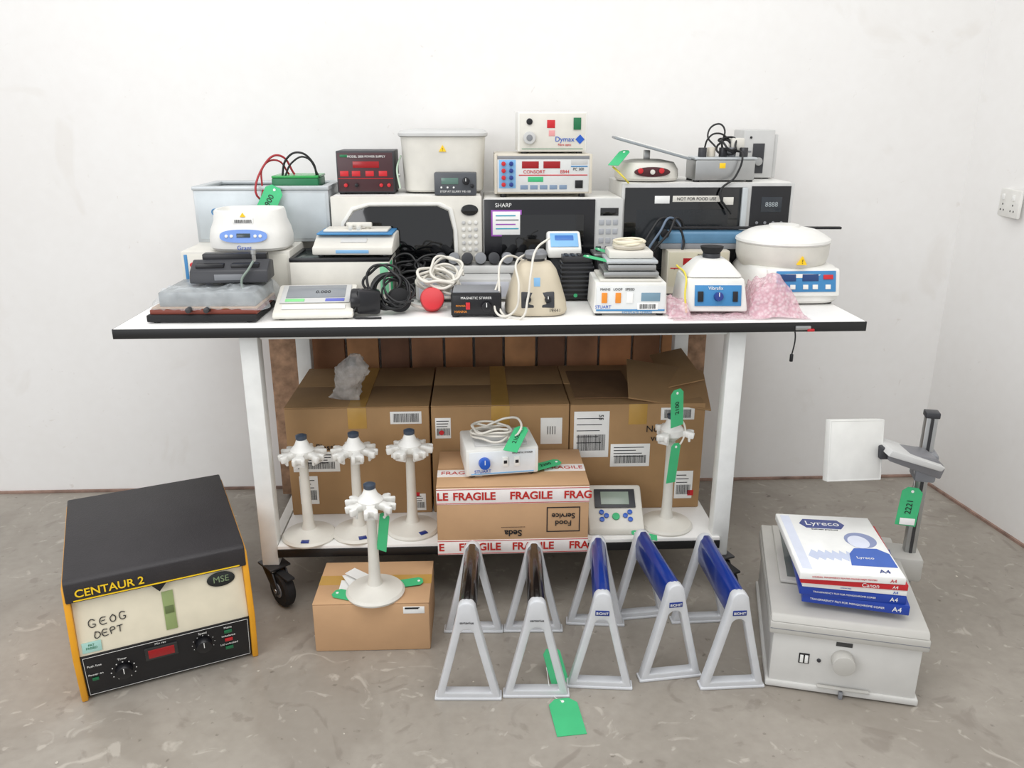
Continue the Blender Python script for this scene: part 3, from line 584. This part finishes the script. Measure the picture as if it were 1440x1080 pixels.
nt.links.new(vo.outputs['Distance'],rp.inputs['Fac']);nt.links.new(rp.outputs['Color'],b.inputs['Base Color'])
bn=nt.nodes.new('ShaderNodeBump');bn.inputs['Strength'].default_value=.9;bn.inputs['Distance'].default_value=.004;bn.invert=True
nt.links.new(vo.outputs['Distance'],bn.inputs['Height']);nt.links.new(bn.outputs['Normal'],b.inputs['Normal'])
b.inputs['Roughness'].default_value=.18;b.inputs['Alpha'].default_value=.5
bw=E('bubble_wrap',.75,2.40,Z)
def wrap(n,x0,x1,y0,y1,hf,seed,nx=70,ny=50):
    bm=bmesh.new();g=[]
    for i in range(nx+1):
        row=[]
        for j in range(ny+1):
            u=i/nx;v=j/ny;x=x0+(x1-x0)*u;y=y0+(y1-y0)*v
            k=noise.noise(Vector((x*16,y*16,seed)));k2=noise.noise(Vector((x*38,y*38,seed+4)))
            e_=min(1,min(u,1-u)*5+.05)*min(1,min(v,1-v)*5+.05)
            z=.003+hf(x,y)*e_*(.8+.7*k)+.010*abs(k2)*e_
            row.append(bm.verts.new((x+.014*k2,y+.016*k,max(.002,z))))
        g.append(row)
    for i in range(nx):
        for j in range(ny): bm.faces.new([g[i][j],g[i+1][j],g[i+1][j+1],g[i][j+1]])
    fin(bw,n,bm,WR,ang=180)
wrap('sheet',-.195,.21,-.15,.10,lambda x,y:.0+.095*max(0,min(1,(x-.055)/.03))*(1-max(0,(x-.12)/.11)) ,1.3)
wrap('sheet_fold',.045,.20,-.14,.02,lambda x,y:.12*(1-abs(x-.10)/.12),7.7,40,36)
wrap('sheet_left',-.20,-.13,-.13,.06,lambda x,y:.05,3.1,24,40)
e=E('mini_centrifuge',.988,2.43,Z)
LA(e,'base',[(.140,.006),(.147,.014),(.147,.06),(.142,.095),(.132,.112),(.12,.115)],(0,.15,0),WHITE,sq=4.5,seg=72);feet(e,-.11,.11,.04,.26,.008)
LA(e,'drum',[(.125,.105),(.136,.12),(.142,.14),(.143,.175),(.141,.178)],(-.012,.15,0),OFFW,seg=64)
LA(e,'lid',[(.143,.178),(.147,.183),(.145,.190),(.122,.205),(.10,.216),(.06,.224),(.02,.227)],(-.012,.15,0),WHITE,seg=64)
LA(e,'lid_boss',[(.05,.223),(.046,.231),(.02,.233)],(-.012,.15,0),WHITE)
PR(e,'console',[(-.004,.030),(.06,.030),(.06,.112),(.02,.112),(.014,.106)],'x',-.10,.125,WHITE,.006)
f=E('console_face',.012,-.004,.034,0,e,rx=-13.8)
B(f,'panel',-.085,.10,-.002,.001,.010,.074,PBLUE,.002)
for x in (-.05,.02): B(f,'display',x-.025,x+.025,-.004,0,.043,.064,M('display_navy','#1d3c6e',.2),.001)
for x in (-.065,-.035,.005,.035,.075): B(f,'key',x-.008,x+.008,-.005,0,.018,.032,WHITE,.001)
B(f,'key_red',.06,.09,-.005,0,.048,.062,RED,.001)
PR(e,'warning',[(-.015,.126),(.015,.126),(0,.152)],'y',.002,.012,YLAB,0);TX(e,'bang','!',.0,.0008,.136,.018,INK)
e=E('bench_power_supply',.715,2.6,Z,-2)
B(e,'case',-.10,.10,0,.1,.006,.145,BEIGE,.003);feet(e,-.09,.09,.02,.08,.007);F(e,'fascia',-.095,.095,.03,.14,M('fascia_cream2','#c6c0aa',.4));F(e,'led_window',-.05,.02,.10,.122,LED,-.001,.002)
TX(e,'caption','POWER SUPPLY',.03,-.003,.132,.010,INK);knob(e,.07,.10,.009,BLACK,-.001);F(e,'red_stripe',-.09,.09,.088,.091,RED,-.001)
e=E('paper_trimmer',.80,2.635,Z+.145,-3)
PR(e,'blue_beam',[(0,.018),(.035,.018),(.035,.05),(.010,.062),(.0,.05)],'x',-.20,.14,M('steel_blue_paint','#557f9e',.35,var=.12),.003);B(e,'black_blade',-.17,.38,.0,.018,.064,.072,BLACK,.002);CY(e,'pivot',(-.19,-.002,.05),.014,.02,BLACK,'y')
B(e,'base_rail',-.2,.06,.0,.055,.0,.018,GREY,.002)
for i in range(3): TU(e,'loose_cable_%d'%i,[(-.25+.02*i,.02,-.10),(-.27+.015*i,-.03,-.03),(-.24+.03*i,-.03,.06),(-.19+.02*i,.0,.10),(-.13,.0,.04-.02*i),(-.16,-.04,-.06)],.004,WIREB if i!=1 else M('blue_grey_cable','#5c6c80',.4))

def ell(cx,cz,a,b_,n=24): return [(cx+a*math.cos(2*math.pi*i/n),cz+b_*math.sin(2*math.pi*i/n)) for i in range(n)]
e=E('white_microwave',-.225,2.72,Z)
B(e,'case',-.243,.243,.012,.30,.01,.312,WHITE,.008);B(e,'front',-.245,.245,0,.014,.012,.31,OFFW,.004);feet(e,-.2,.2,.04,.25,.012)
PR(e,'window',[(-.21,.03),(-.215,.15),(-.2,.22),(-.17,.262),(-.12,.278),(.10,.278),(.135,.262),(.15,.2),(.155,.03)],'y',-.003,.002,GLOSS,.001)
RG(e,'door_rib',[(-.222,.02),(-.228,.15),(-.212,.23),(-.178,.276),(-.12,.29),(.11,.29),(.15,.27),(.164,.2),(.168,.02)],[(-.212,.028),(-.217,.15),(-.202,.222),(-.172,.265),(-.12,.281),(.102,.281),(.138,.265),(.153,.2),(.157,.028)],'y',-.006,.002,WHITE,.002)
PR(e,'clock',ell(.205,.265,.028,.018),'y',-.004,0,GLOSS,.001)
for r in range(7):
    for c in range(3): CY(e,'key',(.185+.02*c,-.002,.225-.022*r),.006,.004,WHITE if (r+c)%3 else LGREY,'y',seg=14,b=.0005)
B(e,'open_key',.18,.23,-.004,0,.03,.06,LGREY,.002)
e=E('black_microwave',.255,2.72,Z)
B(e,'case',-.228,.228,.012,.29,.01,.302,WHITE,.006);B(e,'front',-.23,.23,0,.014,.012,.30,LGREY,.003);feet(e,-.19,.19,.04,.25,.012)
F(e,'door',-.228,.137,.014,.298,M('door_dark','#141418',.25),0,.006,.002);F(e,'window',-.17,.10,.05,.25,GLOSS,-.006)
TX(e,'brand','SHARP',-.165,-.0075,.28,.018,PAPER);F(e,'sticker_border',-.205,-.105,.180,.265,PURP,-.006,.0012,.0005);F(e,'sticker',-.200,-.11,.185,.260,PAPER,-.007,.0012)
for k in range(4): F(e,'sticker_line',-.19,-.125+.01*(k%2),.245-.014*k,.249-.014*k,[PINKP,GREY,PURP,PINKP][k],-.0082,.0006,0)
F(e,'display',.155,.215,.245,.27,GLOSS)
for r in range(5):
    for c in range(3): F(e,'key',.152+.023*c,.168+.023*c,.215-.03*r,.232-.03*r,M('key_grey','#a9abb0',.4),0,.002)
F(e,'latch',.155,.215,.03,.06,LGREY,0,.003,.001)
e=E('large_microwave',.775,2.755,Z)
B(e,'case',-.288,.288,.012,.30,.01,.347,WHITE,.008);B(e,'front',-.29,.29,0,.014,.012,.345,LGREY,.004);feet(e,-.25,.25,.04,.235,.012)
F(e,'door',-.28,.13,.03,.332,GLOSS,0,.004,.002);F(e,'window',-.24,.07,.06,.26,M('window_smoke','#1c1f22',.15),-.004);F(e,'door_handle',.11,.13,.03,.332,STEEL,-.004,.012,.004)
F(e,'panel',.145,.278,.02,.335,BLACK,0,.003);F(e,'display',.18,.25,.25,.30,M('display_black','#2b3036',.15),-.003);TX(e,'digits','8888',.215,-.0055,.275,.022,M('digit_grey','#9aa2a6',.3))
for r in range(6):
    for c in range(4): CY(e,'key',(.17+.028*c,-.005,.215-.03*r),.005,.003,GREY,'y',seg=12,b=.0005)
F(e,'notice',-.12,.04,.285,.305,OFFW,-.004);TX(e,'notice_text','NOT FOR FOOD USE',-.04,-.0065,.295,.014,INK);F(e,'notice_l',-.18,-.13,.28,.305,PAPER,-.004);F(e,'notice_r',.05,.085,.275,.3,OFFW,-.004)
e=E('red_power_supply',-.357,2.765,Z+.312)
B(e,'case',-.093,.093,0,.17,.006,.138,DGREY,.003);feet(e,-.08,.08,.02,.14,.007);F(e,'fascia',-.089,.089,.01,.132,M('fascia_maroon','#43262a',.4))
F(e,'led',-.04,.045,.085,.105,LED,-.001);TX(e,'caption','MODEL 2000 POWER SUPPLY',.005,-.003,.12,.0095,PAPER);F(e,'brand',-.08,-.055,.118,.126,DGREEN,-.001)
for x in (-.07,-.032,.012,.055): F(e,'key_label',x-.012,x+.015,.058,.075,RED,-.001)
for x in (-.065,-.03,.05,.075): CY(e,'socket',(x,-.006,.03),.006,.012,RED if x!=-.03 else BLACK,'y',seg=14)
F(e,'red_rule',-.089,.089,.05,.052,RED,-.001)
e=E('tub_centrifuge',-.105,2.77,Z+.312)
LA(e,'body',[(.126,.006),(.132,.012),(.136,.10),(.140,.180)],(0,.135,0),OFFW,sq=6,seg=72);feet(e,-.09,.09,.05,.22,.008)
LA(e,'lid',[(.142,.180),(.148,.184),(.148,.192),(.140,.200),(.10,.205)],(0,.135,0),LGREY,sq=6,seg=72)
PR(e,'warning_triangle',[(-.012,.135),(.012,.135),(0,.156)],'y',-.006,.002,YLAB,0);TX(e,'bang','!',0,-.0075,.142,.014,INK);CY(e,'latch_knob',(-.148,.02,.06),.006,.012,METAL,'x')
TU(e,'pale_lead',[(-.14,.05,.12),(-.15,.0,.08),(-.14,-.02,.02)],.003,M('pale_green_cable','#b9cdb7',.4))
e=E('digital_timer',-.065,2.722,Z+.312,-2)
B(e,'case',-.068,.068,0,.042,0,.072,M('timer_grey','#4d5055',.4),.004);F(e,'lcd',-.045,.01,.035,.055,M('lcd_green_grey','#5d7a70',.2));knob(e,.035,.045,.012,BLACK);TX(e,'caption','STOP AT SLURRY ME-100',0,-.002,.012,.009,PAPER)
for x in (-.045,-.025,-.005): CY(e,'key',(x,-.002,.025),.003,.004,PAPER,'y',seg=10,b=0)
CY(e,'knob_s',(.055,-.006,.03),.006,.01,BLACK,'y')
e=E('electrophoresis_power_supply',.222,2.745,Z+.302,0)
B(e,'case',-.157,.157,0,.22,.012,.138,BEIGE,.004);feet(e,-.13,.13,.02,.19,.013)
F(e,'fascia',-.15,.15,.018,.128,M('fascia_light','#d3d4d2',.4));F(e,'top_strip',-.15,.15,.122,.132,GREY,-.001)
F(e,'socket_plate',-.145,-.09,.03,.12,LBLUE,-.001)
for r in range(4):
    CY(e,'socket_red',(-.13,-.008,.108-.022*r),.007,.012,RED,'y',seg=14);CY(e,'socket_blue',(-.105,-.008,.108-.022*r),.007,.012,NAVY,'y',seg=14)
F(e,'led_a',-.07,-.015,.093,.115,LED,-.001);F(e,'led_b',.0,.055,.093,.115,LED,-.001)
TX(e,'brand','CONSORT',-.03,-.003,.082,.015,RED);TX(e,'model','E844',.07,-.003,.082,.015,RED);F(e,'red_stripe',-.08,.145,.07,.073,RED,-.001)
F(e,'lcd_green',-.05,.0,.05,.066,GREEN,-.001)
for k in range(5): F(e,'key',-.075+.032*k,-.05+.032*k,.026,.040,M('key_blue_grey','#7b8ea6',.4),-.001)
F(e,'label_right',.09,.145,.105,.12,LGREY,-.001);F(e,'blue_bar',.09,.145,.097,.101,PBLUE,-.001);TX(e,'pc','PC 300',.115,-.003,.09,.012,INK);F(e,'switch',.105,.13,.03,.055,BLACK,-.001,.004)
B(e,'corner_bracket_l',-.16,-.15,-.004,.02,.012,.138,BEIGE,.002);B(e,'corner_bracket_r',.15,.16,-.004,.02,.012,.138,BEIGE,.002)
e=E('fibre_light_source',.252,2.765,Z+.44,0)
B(e,'case',-.112,.112,0,.18,.006,.13,WHITE,.004);feet(e,-.09,.09,.02,.15,.007);F(e,'fascia',-.107,.107,.01,.125,OFFW)
CY(e,'lamp_port',(-.075,-.006,.05),.020,.012,LGREY,'y');CY(e,'lamp_port_in',(-.075,-.0125,.05),.010,.002,GREY,'y');CY(e,'black_socket',(-.075,-.003,.1),.010,.006,BLACK,'y');F(e,'red_label',-.018,.008,.08,.105,RED,-.001);F(e,'red_label_b',-.012,.008,.055,.073,M('label_redwhite','#dd9999',.5),-.001);F(e,'switch',.068,.092,.075,.112,DGREEN,-.001,.004)
TX(e,'brand','Dymax',.04,-.003,.045,.022,BLUE);TX(e,'caption','Fibre optic',.04,-.003,.028,.010,RED);PR(e,'diamond',[(.09,.030),(.105,.045),(.09,.060),(.075,.045)],'y',-.003,0,BLUE,0);F(e,'rule',-.1,.1,.014,.016,DGREEN,-.001)
e=E('plate_rocker',.585,2.77,Z+.347)
LA(e,'body',[(.10,.004),(.106,.012),(.104,.04),(.09,.062),(.05,.07)],(0,.1,0),OFFW,sq=2.6);PR(e,'panel',ell(0,.034,.06,.016),'y',-.008,0,DRED,.001)
for x in (-.04,.03): CY(e,'red_key',(x,-.010,.038),.009,.006,RED,'y')
CY(e,'knob',(0,-.01,.034),.008,.01,OFFW,'y');B(e,'upright',-.01,.01,.09,.11,.065,.10,METAL,.002)
B(e,'tilting_platform',-.13,.13,.0,.2,-.004,.004,M('platform_grey','#8b9195',.35),.003,loc=(.0,.0,.108),rot=(0,15,-6));B(e,'platform_mat',-.12,.12,.01,.19,.004,.007,WHITE,.001,loc=(.0,.0,.108),rot=(0,15,-6))
tag(e,-.11,.0,.08,(-60,0,-40),'',.04,.09);TU(e,'yellow_lead',[(-.1,.05,.03),(-.13,.0,.05),(-.1,-.03,.02),(-.08,-.02,.0)],.003,M('yellow_wire','#d9c94a',.4))
e=E('orbital_shaker',.83,2.77,Z+.347)
B(e,'body',-.10,.10,0,.13,.006,.072,METAL,.004);feet(e,-.09,.09,.02,.11,.007);F(e,'warning',-.02,.0,.045,.062,YLAB)
B(e,'top_tray',-.105,.105,-.003,.13,.072,.080,STEEL,.003)
for k in range(5): CY(e,'clamp_%d'%k,(-.07+.035*k,.04+.02*(k%2),.095),.014,.03,[DGREY,BEIGE,BLACK,GREY,DMETAL][k],seg=20)
coil(e,'black_lead',(.01,.07,.10),.03,3,.0035,WIREB,.4,.04,.8,(50,10,0));TU(e,'lead_up',[(-.02,.06,.11),(-.045,.08,.15),(-.01,.09,.185),(.01,.08,.17),(.0,.07,.12)],.003,WIREB);TU(e,'lead_up_b',[(-.06,.06,.10),(-.05,.05,.14),(-.02,.06,.155),(.02,.07,.14),(.05,.07,.10)],.003,WIREB)
TU(e,'lead_drop',[(.04,.03,.1),(.05,-.01,.09),(.03,-.02,.02),(-.02,-.03,-.03),(.02,-.04,-.10)],.0035,WIREB)
B(e,'white_adaptor',.03,.075,.05,.09,.10,.14,OFFW,.005)
e=E('small_white_instrument',.985,2.915,Z+.347)
B(e,'case',-.055,.055,0,.12,.004,.165,LGREY,.004);F(e,'dark_slot',-.02,.02,.02,.12,DGREY,0,.003);CY(e,'lens',(.0,-.008,.06),.014,.012,METAL,'y');CY(e,'led_a',(-.03,-.002,.14),.004,.003,INK,'y',b=0)
for k in range(4): F(e,'vent_%d'%k,-.045,-.025,.03+.02*k,.036+.02*k,GREY,0)
B(e,'side_flange',.055,.07,.01,.1,.004,.15,LGREY,.003);feet(e,-.04,.04,.02,.1,.004)
e=E('cable_pile',-.215,2.625,Z+.01)
coil(e,'black_leads',(0,0,.05),.05,5,.004,WIREB,.4,.06,.8,(40,0,0));coil(e,'black_leads_b',(.06,.02,.06),.045,4,.004,WIREB,.4,.05,.8,(50,0,20));B(e,'black_adaptor',-.04,.02,.0,.05,-.008,.05,BLACK,.006);coil(e,'base_lead',(.02,.0,.0),.05,2,.004,WIREB,.2,.005,.7)
e=E('metal_sample_rack',.455,2.60,Z)
B(e,'frame',-.07,.07,0,.08,0,.13,DMETAL,.004);B(e,'plate',-.08,.08,-.01,.09,.13,.14,METAL,.003);tag(e,-.03,-.02,.145,(-75,0,80),'',.05,.1);tag(e,.08,-.03,.12,(-40,0,60),'',.05,.1)
for i in range(5): CY(e,'peg_%d'%i,(-.06+.03*i,.04,.148),.009,.016,DGREY,seg=14)

# ---------------- light + camera
sc=bpy.context.scene
wd=bpy.data.worlds.new('World');sc.world=wd;wd.use_nodes=True
bg=wd.node_tree.nodes['Background'];bg.inputs[0].default_value=(.95,.97,1,1);bg.inputs[1].default_value=.86
def area(n,loc,rot,sx,sy,en,col):
    l=bpy.data.lights.new(n,'AREA');l.shape='RECTANGLE';l.size=sx;l.size_y=sy;l.energy=en;l.color=col
    o=bpy.data.objects.new(n,l);sc.collection.objects.link(o);o.location=loc;o.rotation_euler=tuple(R(a) for a in rot)
area('ceiling_light_panel',(-.3,1.1,3.15),(0,0,0),3.6,2.2,66,(1,.985,.965))
area('window_daylight',(-2.8,-1.6,2.0),(75,0,-50),2.4,1.8,50,(.97,.98,1))
cam=bpy.data.cameras.new('camera');co=bpy.data.objects.new('camera',cam);sc.collection.objects.link(co)
co.location=(0,0,1.45);co.rotation_euler=(R(72),0,R(-2.5));cam.sensor_width=36;cam.lens=28.75;cam.clip_start=.05
sc.camera=co
sc.view_settings.view_transform='Standard'
sc.view_settings.look='None'
